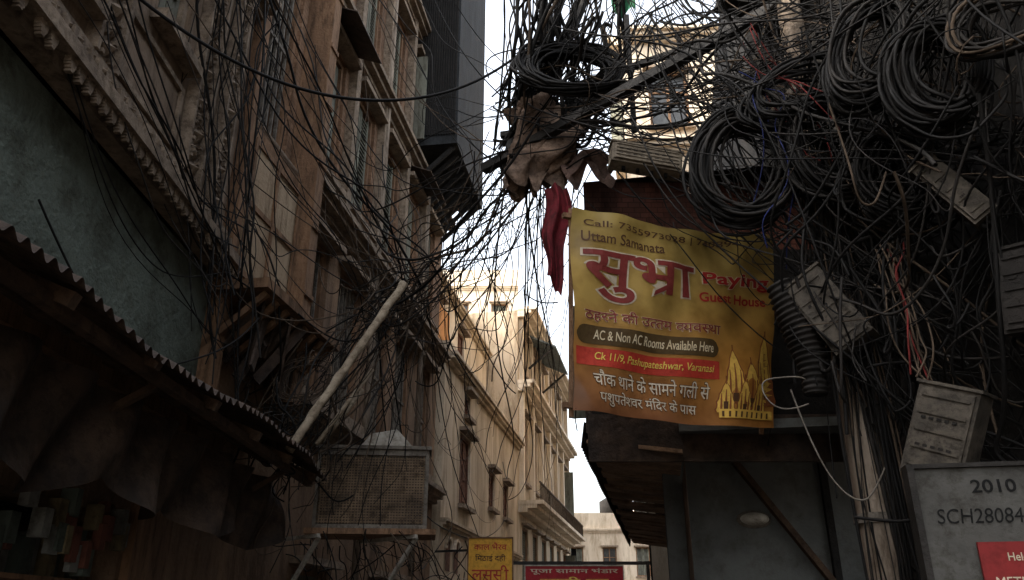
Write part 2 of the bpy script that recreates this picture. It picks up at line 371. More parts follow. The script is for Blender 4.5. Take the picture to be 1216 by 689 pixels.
for ac,zc in((.55,2.75),(1.15,2.75),(3.4,2.6)):
    P.quad(*([f3(ac-.16,.012,zc-.35),f3(ac+.16,.012,zc-.35)]+[f3(ac+.16*math.cos(t*math.pi/8),.012,zc+.16*math.sin(t*math.pi/8)) for t in range(9)]))
    for t in range(8):
        p=f3(ac+.19*math.cos(t*math.pi/8),.03,zc+.19*math.sin(t*math.pi/8));q=f3(ac+.19*math.cos((t+1)*math.pi/8),.03,zc+.19*math.sin((t+1)*math.pi/8));B('arch_trim',M_cream2).beam(p,q,.05,.05)
ops=[(2.2,3.0,6.9,8.2,'panel'),(4.6,5.3,6.9,8.2,'panel')]
wall(B('upper_wall',M_cream2),f3,1.2,L3,6.1,8.7,ops,.2,n=-.9)
P=B('upper_wall',M_cream2);P.quad(f3(1.2,-.9,6.1),f3(1.2,-5,6.1),f3(1.2,-5,8.7),f3(1.2,-.9,8.7));P.quad(f3(L3,-.9,6.1),f3(L3,-5,6.1),f3(L3,-5,8.7),f3(L3,-.9,8.7));P.quad(f3(1.2,-.9,8.7),f3(L3,-.9,8.7),f3(L3,-5,8.7),f3(1.2,-5,8.7))
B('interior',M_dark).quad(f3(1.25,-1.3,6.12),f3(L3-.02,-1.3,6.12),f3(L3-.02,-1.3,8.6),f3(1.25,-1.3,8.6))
for o in ops: window(B,f3,o,'panel',n=-.9,sm=M_redsh)
ledge(B,f3,1.2,L3,8.55,M_cream2,.14,.12,n=-.9)
B('orange_parapet',M_orange).box(f3,.2,1.6,-.5,-.35,6.25,7.35)
B('roof_shed',M_yel).box(f3,3.5,7.6,-4.8,-2.2,8.71,10.9)
B.done()
# ---------------------------------------------------------------- fourth building
B=Bld('balconied_townhouse');f4=F((.16,21.6),(.19,1));L4=10.8
ops=[]
for i in range(6):
    a=.6+i*1.72
    for z0,z1,k in((2.6,4.0,'shutter'),(5.2,7.1,'shutter'),(8.3,9.5,'glass')): ops.append((a,a+.95,z0,z1,k))
wall(B('front_wall',M_cream),f4,0,L4,0,10,ops,.22);shell(B,f4,0,L4,7,10,M_cream)
for o in ops: window(B,f4,o,o[4],sm=M_shut)
for z,ot in((4.4,.5),(7.7,.35),(9.9,.4)): ledge(B,f4,0,L4,z,M_cream2,ot,.2)
for i in range(7):
    a=.25+i*1.72;B('pilasters',M_cream2).box(f4,a-.1,a+.1,.003,.14,4.62,7.58);B('pilasters',M_cream2).box(f4,a-.1,a+.1,.003,.12,7.92,9.78)
P=B('balcony_rail',M_wbrown)
for i in range(60): a=.1+i*.18;P.box(f4,a-.008,a+.008,.58,.60,4.62,5.05) if a<L4 else 0
P.box(f4,0,L4,.57,.61,5.05,5.09)
B.done()
B=Bld('roof_canopy');P=B('sheet',mat('blue_grey_sheet',(.22,.27,.29),(.14,.17,.18),3));P.hexa([f4(1.5,.9,9.3),f4(4.5,.9,9.3),f4(4.5,-1,10.2),f4(1.5,-1,10.2),f4(1.5,.9,9.36),f4(4.5,.9,9.36),f4(4.5,-1,10.26),f4(1.5,-1,10.26)])
for a in(1.6,4.4):B('posts',M_steel).beam(f4(a,.05,8.7),f4(a,.8,9.32),.06,.06)
B.done()
# ---------------------------------------------------------------- far buildings
def far(name,x,y,w,d,h,m,fl):
    B=Bld(name);f=F((x,y),(1,0));ops=[]
    k=max(2,int(w/1.8))
    for j in range(fl):
        z=1.2+j*(h-1)/fl
        for i in range(k):
            a=(i+.3)*w/k;ops.append((a,a+w/k*.42,z,z+(h-1)/fl*.55,'shutter' if (i+j)%2 else 'glass'))
    wall(B('front_wall',m),f,0,w,0,h,ops,.2);shell(B,f,0,w,d,h,m)
    for o in ops: window(B,f,o,o[4],sm=M_shut)
    for j in range(1,fl+1): ledge(B,f,0,w,.8+j*(h-1)/fl,m,.15,.14)
    B('parapet',m).box(f,0,w,-.25,-.02,h+.001,h+.8)
    s=F((x,y),(0,1),-1) if x>2 else F((x+w,y),(0,1))
    for j in range(fl):
        z=1.2+j*(h-1)/fl
        for i in range(int(d/2.2)):
            a=.6+i*2.1;B('side_shutters',M_redsh).box(s,a,a+.8,.004,.06,z,z+1.3);B('sills',M_trim).box(s,a-.1,a+.9,.004,.14,z-.1,z-.02)
    B('water_tank',M_soot,True).tube([f(w*.6,-d*.4,h+.9),f(w*.6,-d*.4,h+1.9),f(w*.6,-d*.4,h+2.1)],[.6,.6,.25],14)
    B.done()
far('pale_apartment_block',-5.2,35,5.5,9,16.5,M_yel,6)
far('distant_cream_house',2.6,46,5.5,9,6.5,M_cream2,2)
far('distant_flat_roofed_house',8.2,50,6,9,9,M_cream,3)
far('distant_town_house',-3,58,8,9,8,M_yel,2)
B=Bld('cream_apartment_house');f5=F((2.5,15),(.18,1),-1);fc=F((2.5,15),(1,-.03))
ops=[(a,a+.9,z,z+1.5,'glass') for a in(.6,2.4,4.2,6.0) for z in(6.2,9.0,11.8)]
wall(B('front_wall',M_cream2),fc,0,8,0,14.4,ops,.2)
for o in ops: window(B,fc,o,'glass',sm=M_shut)
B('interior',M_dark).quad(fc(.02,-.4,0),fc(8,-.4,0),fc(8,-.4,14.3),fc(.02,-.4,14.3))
ops=[(a,a+.9,z,z+1.5,'shutter') for a in(1,3,5,7,9) for z in(3.4,6.2,9.0,11.8)]
wall(B('lane_wall',M_cream),f5,0,11,0,14.4,ops,.2)
for o in ops: window(B,f5,o,'shutter')
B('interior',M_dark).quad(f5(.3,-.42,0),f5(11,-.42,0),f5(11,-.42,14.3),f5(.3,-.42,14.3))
B('roof',M_cream).quad(f5(0,0,14.4),f5(11,0,14.4),f5(11,-8,14.4),f5(0,-8,14.4))
B('walls',M_cream).quad(f5(11,0,0),f5(11,-8,0),f5(11,-8,14.4),f5(11,0,14.4));B('walls',M_cream).quad(f5(0.3,-8,0),f5(11,-8,0),f5(11,-8,14.4),f5(0.3,-8,14.4))
for z in(5.6,8.4,11.2,14.2): ledge(B,fc,0,8,z,M_cream2,.25,.18);ledge(B,f5,0,11,z,M_cream2,.2,.18)
P=B('balcony',M_cream2);P.box(fc,1.8,4.8,.25,1.0,8.45,8.58)
for i in range(20): B('balcony_rail',M_steel).box(fc,1.85+i*.15,1.87+i*.15,.93,.95,8.6,9.4)
B('balcony_rail',M_steel).box(fc,1.8,4.8,.92,.96,9.4,9.44)
B.done()
# ---------------------------------------------------------------- right near building (overhanging storey, sooty wall)
B=Bld('sooty_overhanging_house');f6=F((.62,6.05),(.18,1),-1);fr=F((.62,6.05),(1,0.0))
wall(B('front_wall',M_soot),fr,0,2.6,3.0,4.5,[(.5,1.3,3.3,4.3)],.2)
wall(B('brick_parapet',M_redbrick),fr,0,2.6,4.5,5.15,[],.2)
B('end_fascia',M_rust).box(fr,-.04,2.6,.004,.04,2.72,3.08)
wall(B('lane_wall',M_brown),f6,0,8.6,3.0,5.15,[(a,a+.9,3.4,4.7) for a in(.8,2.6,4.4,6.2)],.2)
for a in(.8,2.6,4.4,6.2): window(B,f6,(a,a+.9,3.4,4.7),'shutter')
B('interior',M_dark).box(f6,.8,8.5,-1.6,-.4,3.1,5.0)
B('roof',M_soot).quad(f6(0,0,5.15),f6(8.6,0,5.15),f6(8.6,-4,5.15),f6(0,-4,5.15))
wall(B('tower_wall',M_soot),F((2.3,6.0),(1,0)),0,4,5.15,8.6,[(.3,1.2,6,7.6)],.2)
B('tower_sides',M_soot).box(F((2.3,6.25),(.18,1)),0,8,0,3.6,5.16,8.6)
B('soffit',M_panel).box(f6,0.001,8.6,-3.9,-.65,2.93,2.998)
P=B('soffit_boards',mat('soffit_brown',(.36,.23,.145),(.17,.11,.07),2.5,bump=.6))
for i in range(30):
    a=.02+i*.285;dz=R.random()*.05;e=.02+.05*R.random()
    P.hexa([f6(a,e,2.90-dz),f6(a+.27,e,2.90-dz),f6(a+.27,-.66,2.80-dz),f6(a,-.66,2.80-dz),f6(a,e,2.93-dz),f6(a+.27,e,2.93-dz),f6(a+.27,-.66,2.83-dz),f6(a,-.66,2.83-dz)])
P=B('fascia',M_rust);P.box(f6,-.02,8.6,.004,.05,2.94,3.12)
P=B('valance',M_rust,True)
def val(u,v):
    s=8.6*u;return f6(s,.06+.03*v+.010*math.sin(s*60),3.04-.20*v-.015*abs(math.sin(s*2.3))*v)
P.grid(val,500,4)
wall(B('shop_side_wall',mat('shop_wall',(.27,.18,.12),(.14,.095,.065),2)),f6,0.0,8.6,0,2.72,[(a,a+1.5,0,2.3) for a in(2.0,4.0,6.0)],.2,n=-.67)
B('shop_interior',M_dark).box(f6,2.0,8.6,-4.2,-.95,0,2.70)
fp=F((1.32,7.05),(1,0));B('recess_wall',M_panel).box(fp,0,1.9,-.05,0,0,2.925)
B('recess_trim',M_soot).box(fp,-.05,1.9,.003,.05,0,.5);B('recess_trim',M_soot).box(fp,1.36,1.42,.003,.05,.501,2.92)
B('recess_brace',M_dwood).beam(fp(.62,.06,2.90),fp(1.45,.05,1.75),.07,.05)
f7=F((2.62,-3),(0,1),-1)
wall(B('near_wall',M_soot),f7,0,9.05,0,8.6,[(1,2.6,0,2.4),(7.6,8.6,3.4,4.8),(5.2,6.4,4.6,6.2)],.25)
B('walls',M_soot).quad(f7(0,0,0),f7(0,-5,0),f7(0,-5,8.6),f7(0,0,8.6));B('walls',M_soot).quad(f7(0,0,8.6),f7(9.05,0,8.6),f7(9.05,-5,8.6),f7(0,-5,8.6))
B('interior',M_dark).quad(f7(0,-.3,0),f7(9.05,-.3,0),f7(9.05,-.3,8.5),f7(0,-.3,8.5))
ledge(B,f7,0,9.0,6.9,M_soot,.5,.16)
B.done()
B=Bld('bulkhead_light')
def oval(r1,r2,n0,n1):
    return lambda u,v: fp(.75+r1*math.cos(u*6.2832)*math.cos(v*1.56),n0+(n1-n0)*math.sin(v*1.56),2.42+r2*math.sin(u*6.2832)*math.cos(v*1.56))
B('base',M_galv,True).grid(oval(.15,.075,.003,.045),32,6);B('dome',M_white,True).grid(oval(.125,.055,.01,.12),32,8);B.done()

# ---------------------------------------------------------------- text helper
def text_mesh(body,off=0.0):
    cu=bpy.data.curves.new('t','FONT');cu.body=body;cu.size=1;cu.offset=off;cu.resolution_u=4
    o=bpy.data.objects.new('t',cu);COL.objects.link(o);dg=bpy.context.evaluated_depsgraph_get()
    me=bpy.data.meshes.new_from_object(o.evaluated_get(dg));bm=bmesh.new();bm.from_mesh(me)
    bpy.data.objects.remove(o);bpy.data.curves.remove(cu);bpy.data.meshes.remove(me);return bm
def xb(bm):
    xs=[v.co.x for v in bm.verts];return min(xs),max(xs)
def run(chunks,off=0.0):
    V=[];Fc=[];x=0;k=0
    for ch in chunks:
        if ch==' ': x+=.27;continue
        k+=1;lz=(k%2)*.0007
        half=ch.startswith('H:');rak=ch.startswith('R:');s=ch[2:] if half or rak else ch
        b0=text_mesh(s,0);x0,x1=xb(b0);b0.free();bm=text_mesh(s,off)
        if half:
            bmesh.ops.bisect_plane(bm,geom=bm.verts[:]+bm.edges[:]+bm.faces[:],plane_co=(x1-.155+off,0,0),plane_no=(1,0,0),clear_outer=True);x1=x1-.155
        bmesh.ops.translate(bm,verts=bm.verts[:],vec=(x-x0,0,0));w=x1-x0
        bm.verts.index_update();b=len(V);V+=[(v.co.x,v.co.y,lz) for v in bm.verts];Fc+=[tuple(b+v.index for v in f.verts) for f in bm.faces];bm.free()
        if rak:
            b=len(V);t=.035+off;xe=x+w-.12;z=.0014
            V+=[(xe,.17+t,z),(xe-.25-off,-.04+t,z),(xe-.27-off,-.04-t,z),(xe,.17-t,z)];Fc.append((b,b+1,b+2,b+3))
        x+=w-.008
    return V,Fc
def put_text(part,chunks,box,surf,lift,off=0.0,slant=0,cuts=24):
    if isinstance(chunks,str): chunks=[chunks]
    V,Fc=run(chunks,off);V0,_=run(chunks,0) if off else (V,None)
    xs=[v[0] for v in V0];ys=[v[1] for v in V0];x0,x1,y0,y1=min(xs),max(xs),min(ys),max(ys)
    sx=(box[1]-box[0])/(x1-x0);sy=(box[3]-box[2])/(y1-y0)
    bm=bmesh.new();vs=[bm.verts.new((box[0]+(v[0]-x0+slant*(v[1]-y0))*sx,box[2]+(v[1]-y0)*sy,v[2])) for v in V]
    for f in Fc:
        try:bm.faces.new([vs[i] for i in f])
        except ValueError:pass
    for i in range(1,cuts):
        t=i/cuts
        if box[0]-.05<t<box[1]+.05: bmesh.ops.bisect_plane(bm,geom=bm.verts[:]+bm.edges[:]+bm.faces[:],plane_co=(t,0,0),plane_no=(1,0,0))
        if box[2]-.05<t<box[3]+.05: bmesh.ops.bisect_plane(bm,geom=bm.verts[:]+bm.edges[:]+bm.faces[:],plane_co=(0,t,0),plane_no=(0,1,0))
    bm.verts.index_update();b=len(part.v)
    for v in bm.verts: part.v.append(Vector(surf(v.co.x,v.co.y,lift+v.co.z)))
    for f in bm.faces: part.f.append(tuple(b+v.index for v in f.verts))
    bm.free()
def paint(name,c,rough=.6):
    return mat('print_'+name,c,tuple(x*.8 for x in c),8,rough=rough,bump=0,grime=.25)

# ---------------------------------------------------------------- banner
BL,BR,TL,TR=Vector((.375,4.9,2.83)),Vector((1.86,5.6,2.88)),Vector((.42,4.88,4.27)),Vector((2.04,5.6,4.40))
nrm=(BR-BL).cross(TL-BL).normalized()
def ban(u,v,l=0.0):
    p=(BL*(1-u)+BR*u)*(1-v)+(TL*(1-u)+TR*u)*v
    w=.026*math.sin(u*9+v*3)*math.sin(v*4+1)+.015*math.sin(u*19-v*9)+.012*math.sin(v*17+u*5)*(1-v)+.03*max(0,1-abs((u-.08)*7+v*3))+.008*math.sin(u*34+v*14)*v
    sag=-.045*math.sin(math.pi*u)*(v**3)-.02*math.sin(math.pi*u)*(1-v)**2
    return p+nrm*(w+l)+Vector((0,0,sag))
E=group('guest_house_banner')
P=Part(E,'vinyl_sheet',None,True);P.m=bpy.data.materials.new('vinyl_print')
P.grid(lambda u,v:ban(u,v,0),96,96);P.m.use_nodes=True
o=P.done();me=o.data
ca=me.color_attributes.new('print','FLOAT_COLOR','POINT')
def lerp(a,b,t): t=max(0,min(1,t));return tuple(x+(y-x)*t for x,y in zip(a,b))
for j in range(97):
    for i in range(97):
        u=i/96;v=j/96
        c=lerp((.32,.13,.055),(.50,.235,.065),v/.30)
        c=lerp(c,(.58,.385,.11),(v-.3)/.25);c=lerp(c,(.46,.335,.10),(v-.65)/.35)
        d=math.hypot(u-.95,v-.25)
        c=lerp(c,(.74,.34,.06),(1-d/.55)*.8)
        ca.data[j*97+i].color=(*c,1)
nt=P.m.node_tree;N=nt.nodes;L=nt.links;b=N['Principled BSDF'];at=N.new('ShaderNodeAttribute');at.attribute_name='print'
nz=N.new('ShaderNodeTexNoise');nz.inputs['Scale'].default_value=5;nz.inputs['Detail'].default_value=8;tc=N.new('ShaderNodeTexCoord');L.new(tc.outputs['Object'],nz.inputs[0])
rp=N.new('ShaderNodeValToRGB');rp.color_ramp.elements[0].position=.35;rp.color_ramp.elements[1].position=.6;rp.color_ramp.elements[0].color=(.62,.58,.52,1);L.new(nz.outputs[0],rp.inputs[0])
mx=N.new('ShaderNodeMixRGB');mx.blend_type='MULTIPLY';mx.inputs[0].default_value=1;L.new(at.outputs['Color'],mx.inputs[1]);L.new(rp.outputs[0],mx.inputs[2])
L.new(mx.outputs[0],b.inputs['Base Color']);b.inputs['Roughness'].default_value=.38
tr=N.new('ShaderNodeBsdfTranslucent');L.new(mx.outputs[0],tr.inputs[0]);ms=N.new('ShaderNodeMixShader');ms.inputs[0].default_value=.3
L.new(b.outputs[0],ms.inputs[1]);L.new(tr.outputs[0],ms.inputs[2]);L.new(ms.outputs[0],N['Material Output'].inputs[0])
def tp_(name,m):return Part(E,name,m)
dk=paint('brown',(.10,.045,.02));mr=paint('maroon',(.24,.04,.035));rd=paint('red',(.50,.05,.03));rd2=paint('deep_red',(.42,.025,.02));cr=paint('cream',(.72,.60,.40));yl=paint('yellow',(.80,.60,.12));ol=paint('olive',(.09,.055,.02));wh=paint('white',(.66,.56,.42));go=paint('gold',(.80,.50,.10));brn=paint('temple_brown',(.28,.09,.03))
def rect(part,u0,u1,v0,v1,l,round_=False,n=30):
    def fn(a,c):
        u=u0+(u1-u0)*a;k=1
        if round_:
            e=min(a,1-a)*(u1-u0);r=(v1-v0)/2*.95
            k=math.sqrt(max(0.02,1-max(0,1-e/r)**2)) if e<r else 1
        return ban(u,(v0+v1)/2+(c-.5)*(v1-v0)*k,l)
    part.grid(fn,n*2,6)
T1=["सु","R:भ","ा"]
P=tp_('phone_line',dk);put_text(P,"Call: 7355973028 | 740894",(.05,.80,.905,.95),ban,.004,.006);P.done()
P=tp_('name_line',dk);put_text(P,"Uttam Samanata",(.04,.425,.83,.885),ban,.004,.010);P.done()
P=tp_('title_outline',wh);put_text(P,T1,(.05,.585,.54,.785),ban,.003,.040);P.done()
P=tp_('title',mr);put_text(P,T1,(.05,.585,.54,.785),ban,.0065,.014);P.done()
P=tp_('paying_outline',cr);put_text(P,"Paying",(.635,.97,.68,.765),ban,.003,.055);P.done()
P=tp_('paying',rd2);put_text(P,"Paying",(.635,.97,.68,.765),ban,.0065,.022);put_text(P,"Guest House",(.61,.95,.60,.65),ban,.004,.022);P.done()
H3=["ठहरने"," ","की"," ","उ","H:त","तम"," ","H:व","यव","H:स","था"]
P=tp_('tagline_outline',cr);put_text(P,H3,(.05,.71,.425,.495),ban,.003,.035);P.done()
P=tp_('tagline',mr);put_text(P,H3,(.05,.71,.425,.495),ban,.0055,.010);P.done()
P=tp_('pill',ol);rect(P,.012,.70,.315,.405,.003,True);P.done()
P=tp_('pill_text',cr);put_text(P,"AC & Non AC Rooms Available Here",(.09,.665,.338,.385),ban,.0065,.008,slant=.2);P.done()
P=tp_('address_band',rd);rect(P,.012,.70,.212,.298,.003,False);P.done()
P=tp_('address_text',yl);put_text(P,"Ck 11/9, Pashupateshwar, Varanasi",(.09,.665,.232,.278),ban,.0065,.008,slant=.2);P.done()
H6=["चौक"," ","थाने"," ","के"," ","सामने"," ","गली"," ","से"];H7=["पशुपते","H:श","वर"," ","मंिदर"," ","के"," ","पास"]
P=tp_('directions_outline',dk);put_text(P,H6,(.08,.66,.12,.195),ban,.003,.04);put_text(P,H7,(.10,.60,.03,.102),ban,.003,.04);P.done()
P=tp_('directions',wh);put_text(P,H6,(.08,.66,.12,.195),ban,.0055,.006);put_text(P,H7,(.10,.60,.03,.102),ban,.0055,.006);P.done()
P1=tp_('temple_spires',go);P2=tp_('temple_shading',brn);P3=tp_('temple_doorways',dk)
def spire(P,cu,v0,w,h,l):
    n=12;b=len(P.v)
    for i in range(n+1):
        t=i/n;ww=w*(1-t**1.8)*.5+.002
        if i%3==1: ww*=1.12
        P.v+= [ban(cu-ww,v0+h*t,l),ban(cu+ww,v0+h*t,l)]
    for i in range(n):P.f.append((b+2*i,b+2*i+1,b+2*i+3,b+2*i+2))
for q,(cu,v0,w,h) in enumerate(((.775,.10,.09,.26),(.86,.08,.11,.22),(.945,.10,.10,.34),(.73,.06,.07,.14),(.82,.05,.07,.16),(.905,.05,.07,.16))):
    l=.0030 if q<3 else .0065
    spire(P2,cu,v0,w*1.18,h*1.04,l);spire(P1,cu,v0,w,h,l+.0012)
    for k in(-.28,0,.28): spire(P2,cu+w*k,v0,w*.08,h*.75*(1-abs(k)*.6),l+.0024)
    rect(P2,cu-.003,cu+.003,v0+h-.01,v0+h+.03,l+.0012,n=2)
    rect(P3,cu-w*.14,cu+w*.14,v0+.01,v0+.05,l+.0034,n=2)
rect(P1,.70,.985,.035,.075,.0105)
for i in range(9): rect(P3,.712+i*.030,.722+i*.030,.04,.066,.012,n=2)
P1.done();P2.done();P3.done()
P=Part(E,'frame',M_wood)
for v in(.03,.97): P.beam(ban(-.02,v,-.06),ban(1.02,v,-.06),.035,.035)
for u in(.02,.98): P.beam(ban(u,-.02,-.09),ban(u,1.02,-.09),.03,.03)
P.done()
P=Part(E,'ties',M_wgrey,True)
for u,v in((.01,.99),(.5,.985),(.99,.99),(.01,.01),(.99,.01)):
    p=ban(u,v,.0);P.tube([p,p+Vector((0,.08,.06 if v>.5 else -.05)),p+Vector((.02,.2,.18 if v>.5 else -.1))],.004,5)
P.done()

# ---------------------------------------------------------------- small far signs
def signboard(name,c,w,h,dirx,m,border,lines,post=True):
    B=Bld(name);fr=F((c[0],c[1]),dirx);z=c[2]
    B('board',m).box(fr,-w/2,w/2,-.03,0,z-h/2,z+h/2)
    for q in((-w/2-.02,-w/2,z-h/2-.02,z+h/2+.02),(w/2,w/2+.02,z-h/2-.02,z+h/2+.02),(-w/2,w/2,z-h/2-.02,z-h/2),(-w/2,w/2,z+h/2,z+h/2+.02)):B('frame',border).box(fr,q[0],q[1],-.04,.015,q[2],q[3])
    for i,(txt,bx,mm) in enumerate(lines):
        P=B('lettering_%d'%i,mm);put_text(P,txt,bx,lambda u,v,l:fr(-w/2+w*u,l,z-h/2+h*v),.004,.01,cuts=1)
    if post:
        for k in(.3,-.3):B('bracket',M_steel).beam(fr(-w/2,-.05,z+h*k),fr(-w/2-.5,-.3,z+h*k),.03,.03)
    B.done()
ye=paint('sign_yellow',(.80,.42,.05));ma=paint('sign_maroon',(.38,.02,.03))
signboard('yellow_signboard',(-.31,12,2.33),.62,.80,(1,.03),ye,M_wood,[(["काल"," ","भैरव"],(.12,.88,.80,.93),rd),(["िमठाई"," ","दही"],(.15,.85,.60,.73),dk),(["लस","H:स","ी"],(.08,.92,.28,.54),rd)])
signboard('maroon_signboard',(1.18,16,2.40),1.85,.40,(1,.02),ma,M_white,[(["पूजा"," ","सामान"," ","भंडार"],(.05,.95,.62,.92),wh),(["सा","ड़ी"," ","घर"],(.15,.85,.10,.52),yl)],post=False)
B=Bld('sign_gantry');B('beam',M_steel).beam((-.3,16.05,2.66),(2.7,16.1,2.66),.06,.06);B('beam',M_steel).beam((2.6,16.1,0),(2.6,16.1,2.7),.06,.06);B.done()

# ---------------------------------------------------------------- air conditioner on brackets
B=Bld('air_conditioner_unit');fa=F((-1.70,7.0),(1,.10));W=.97;z0=2.34;H=.68
b_=B('casing',M_galv)
b_.box(fa,0,W,-.36,-.33,z0,z0+H);b_.box(fa,0,.03,-.329,0,z0,z0+H);b_.box(fa,W-.03,W,-.329,0,z0,z0+H);b_.box(fa,.031,W-.031,-.329,0,z0,z0+.04);b_.box(fa,-.02,W+.02,-.38,.03,z0+H+.001,z0+H+.03)
b_.box(fa,.031,W-.031,-.04,0,z0+H-.05,z0+H-.001)
m_=B('grille',mat('grille_brown',(.24,.17,.11),(.10,.072,.05),4,grime=.65))
for i in range(24):
    z=z0+.055+i*.0235;d=R.uniform(-.003,.003);m_.hexa([fa(.032,-.022,z),fa(W-.032,-.022,z+d),fa(W-.032,-.010,z+d),fa(.032,-.010,z),fa(.032,-.022,z+.011),fa(W-.032,-.022,z+.011+d),fa(W-.032,-.010,z+.011+d),fa(.032,-.010,z+.011)])
for i in range(36): a=.045+i*.025+R.uniform(-.003,.003);m_.box(fa,a,a+.009,-.0095,-.003,z0+.045,z0+H-.055)
B('inside',M_rust).box(fa,.04,W-.04,-.3,-.05,z0+.05,z0+H-.06)
B('tray',M_wood).box(fa,-.05,W+.08,-.42,.10,z0-.05,z0-.003)
for a in(.08,W-.08):
    B('brackets',M_white).beam(fa(a,.06,z0-.07),fa(a-.35,-.4,z0-.6),.03,.03);B('brackets',M_white).beam(fa(a,.1,z0-.065),fa(a-.5,-.45,z0-.065),.03,.03)
B('cover',M_white).hexa([fa(.38,-.3,z0+H+.04),fa(.80,-.3,z0+H+.04),fa(.82,-.05,z0+H+.04),fa(.36,-.05,z0+H+.04),fa(.45,-.28,z0+H+.18),fa(.66,-.26,z0+H+.24),fa(.68,-.12,z0+H+.20),fa(.44,-.1,z0+H+.16)])
B.done()
B=Bld('leaning_bamboo_pole');P=B('pole',M_bam,True)
p0=Vector((-1.68,6.0,2.80));p1=Vector((-.93,6.3,4.30));P.tube([p0.lerp(p1,i/20)+Vector((R.uniform(-.006,.006),0,R.uniform(-.004,.004))) for i in range(21)],[.034+.006*(i%4==0) for i in range(21)],10);B.done()
B=Bld('leaning_bamboo_pole');P=B('pole',M_bam,True);P.tube([(-1.65,6.9,3.05),(-1.35,7.0,3.55)],.022,8);P.tube([(-1.60,6.5,2.95),(-1.22,6.7,3.65)],.018,8);B.done()

# ---------------------------------------------------------------- utility pole on the right, and overhead steel arms
B=Bld('utility_pole');P=B('pole',M_pole,True);P.tube([(1.99,4.5,z*.5) for z in range(0,13)],[.105-.002*z for z in range(13)],14)
P=B('steel_arms',M_steel)
arms=[((1.99,4.5,5.75),(-.25,6.0,5.25),.075),((-.05,5.95,5.2),(.35,5.85,6.7),.10),((2.4,5.2,6.3),(.55,5.7,5.9),.05),((.0,6.0,5.45),(.9,5.6,5.9),.08),((-.1,6,5.6),(.75,5.8,5.6),.05),((.2,5.9,5.7),(.75,5.75,7.2),.09),((1.0,5.5,5.3),(1.0,5.5,6.5),.04),((2.0,4.45,4.9),(2.6,4.2,4.9),.06),((2,4.45,3.6),(2.6,4.3,3.6),.05)]
for p,q,w in arms: P.beam(p,q,w,w)
P=B('clamps',M_galv)
for z in(2.1,3.1,4.0,4.9):P.tube([(1.99,4.5,z),(1.99,4.5,z+.05)],.118,14)
B.done()
B=Bld('steel_ladder')
P=B('ladder',M_galv)
for x in(2.18,2.32): P.beam((x,4.0,0),(x,4.0,2.4),.03,.02)
for i in range(12): P.beam((2.18,4.0,.15+i*.19),(2.32,4.0,.15+i*.19),.02,.015)
B.done()
def jbox(name,c,w,h,d,yaw,roll,pitch=0,vents=6,m=M_box):
    B=Bld(name);B.e.location=c;B.e.rotation_euler=Euler((rad(pitch),rad(roll),rad(yaw)))
    f=F((0,0),(1,0));P=B('casing',m)
    P.box(f,-w/2,w/2,-d,0,-h/2,h/2)
    P.box(f,-w/2-.012,w/2+.012,-d-.01,.012,h/2+.001,h/2+.016)
    B('door',m).box(f,-w/2+.015,w/2-.015,.002,.014,-h/2+.015,h/2-.015)
    v=B('vents',M_soot)
    for i in range(vents):
        for k in range(2):
            a=-w/2+.05+i*(w-.1)/vents;v.box(f,a,a+(w-.1)/vents*.55,.0145,.018,-h*.18+k*h*.3,-h*.18+k*h*.3+.014)
    r=B('ribs',m)
    for i in range(5): z=-h*.38+i*h*.19;r.box(f,-w/2+.03,w/2-.03,.0143,.021,z-.005,z+.005)
    for i in range(4): a=-w*.3+i*w*.2;B('glands',M_wblack,True).tube([(a,d*.5,-h/2-.03),(a,d*.5,-h/2)],.014,8)
    B.done()
jbox('junction_box',(.98,4.95,4.72),.52,.17,.12,6,8,-8,vents=8,m=mat('box_beige',(.21,.175,.13),(.11,.09,.068),6))
jbox('junction_box',(1.78,4.2,3.24),.24,.50,.16,-38,-28,0,vents=4)
jbox('junction_box',(2.00,3.7,2.42),.28,.44,.14,-50,24,0,vents=5)
jbox('junction_box',(2.22,3.5,3.62),.13,.44,.10,-40,-30,0,vents=3)
jbox('junction_box',(2.35,3.3,3.0),.3,.4,.12,-60,8,0,vents=3,m=M_soot)
B=Bld('meter_cabinet');fw=F((1.76,3.64),(1,-.2));B('door',M_cab).box(fw,.05,.80,-.06,0,1.4,2.24)
P=B('frame',M_steel);P.box(fw,.02,.049,-.08,.02,1.38,2.26);P.box(fw,.801,.83,-.08,.02,1.38,2.26);P.box(fw,.05,.80,-.08,.02,2.241,2.26)
P=B('painted_number',mat('black_paint',(.012,.012,.012)))
sf=lambda u,v,l:fw(.05+.75*u,l,1.4+.84*v)
put_text(P,"2010",(.30,.54,.87,.935),sf,.004,.015,cuts=1);put_text(P,"SCH28084",(.08,.54,.715,.79),sf,.004,-.0,slant=.12,cuts=1)
B.done()
B=Bld('red_notice_board');B('board',paint('notice_red',(.26,.02,.02))).box(fw,.24,.60,.021,.035,1.60,1.92);P=B('lettering',wh)
sf=lambda u,v,l:fw(.24+.36*u,.035+l,1.60+.32*v)
put_text(P,"Helora",(.30,.62,.76,.86),sf,.003,.01,cuts=1);put_text(P,"METER NO.",(.12,.85,.42,.56),sf,.003,.0,cuts=1);B.done()

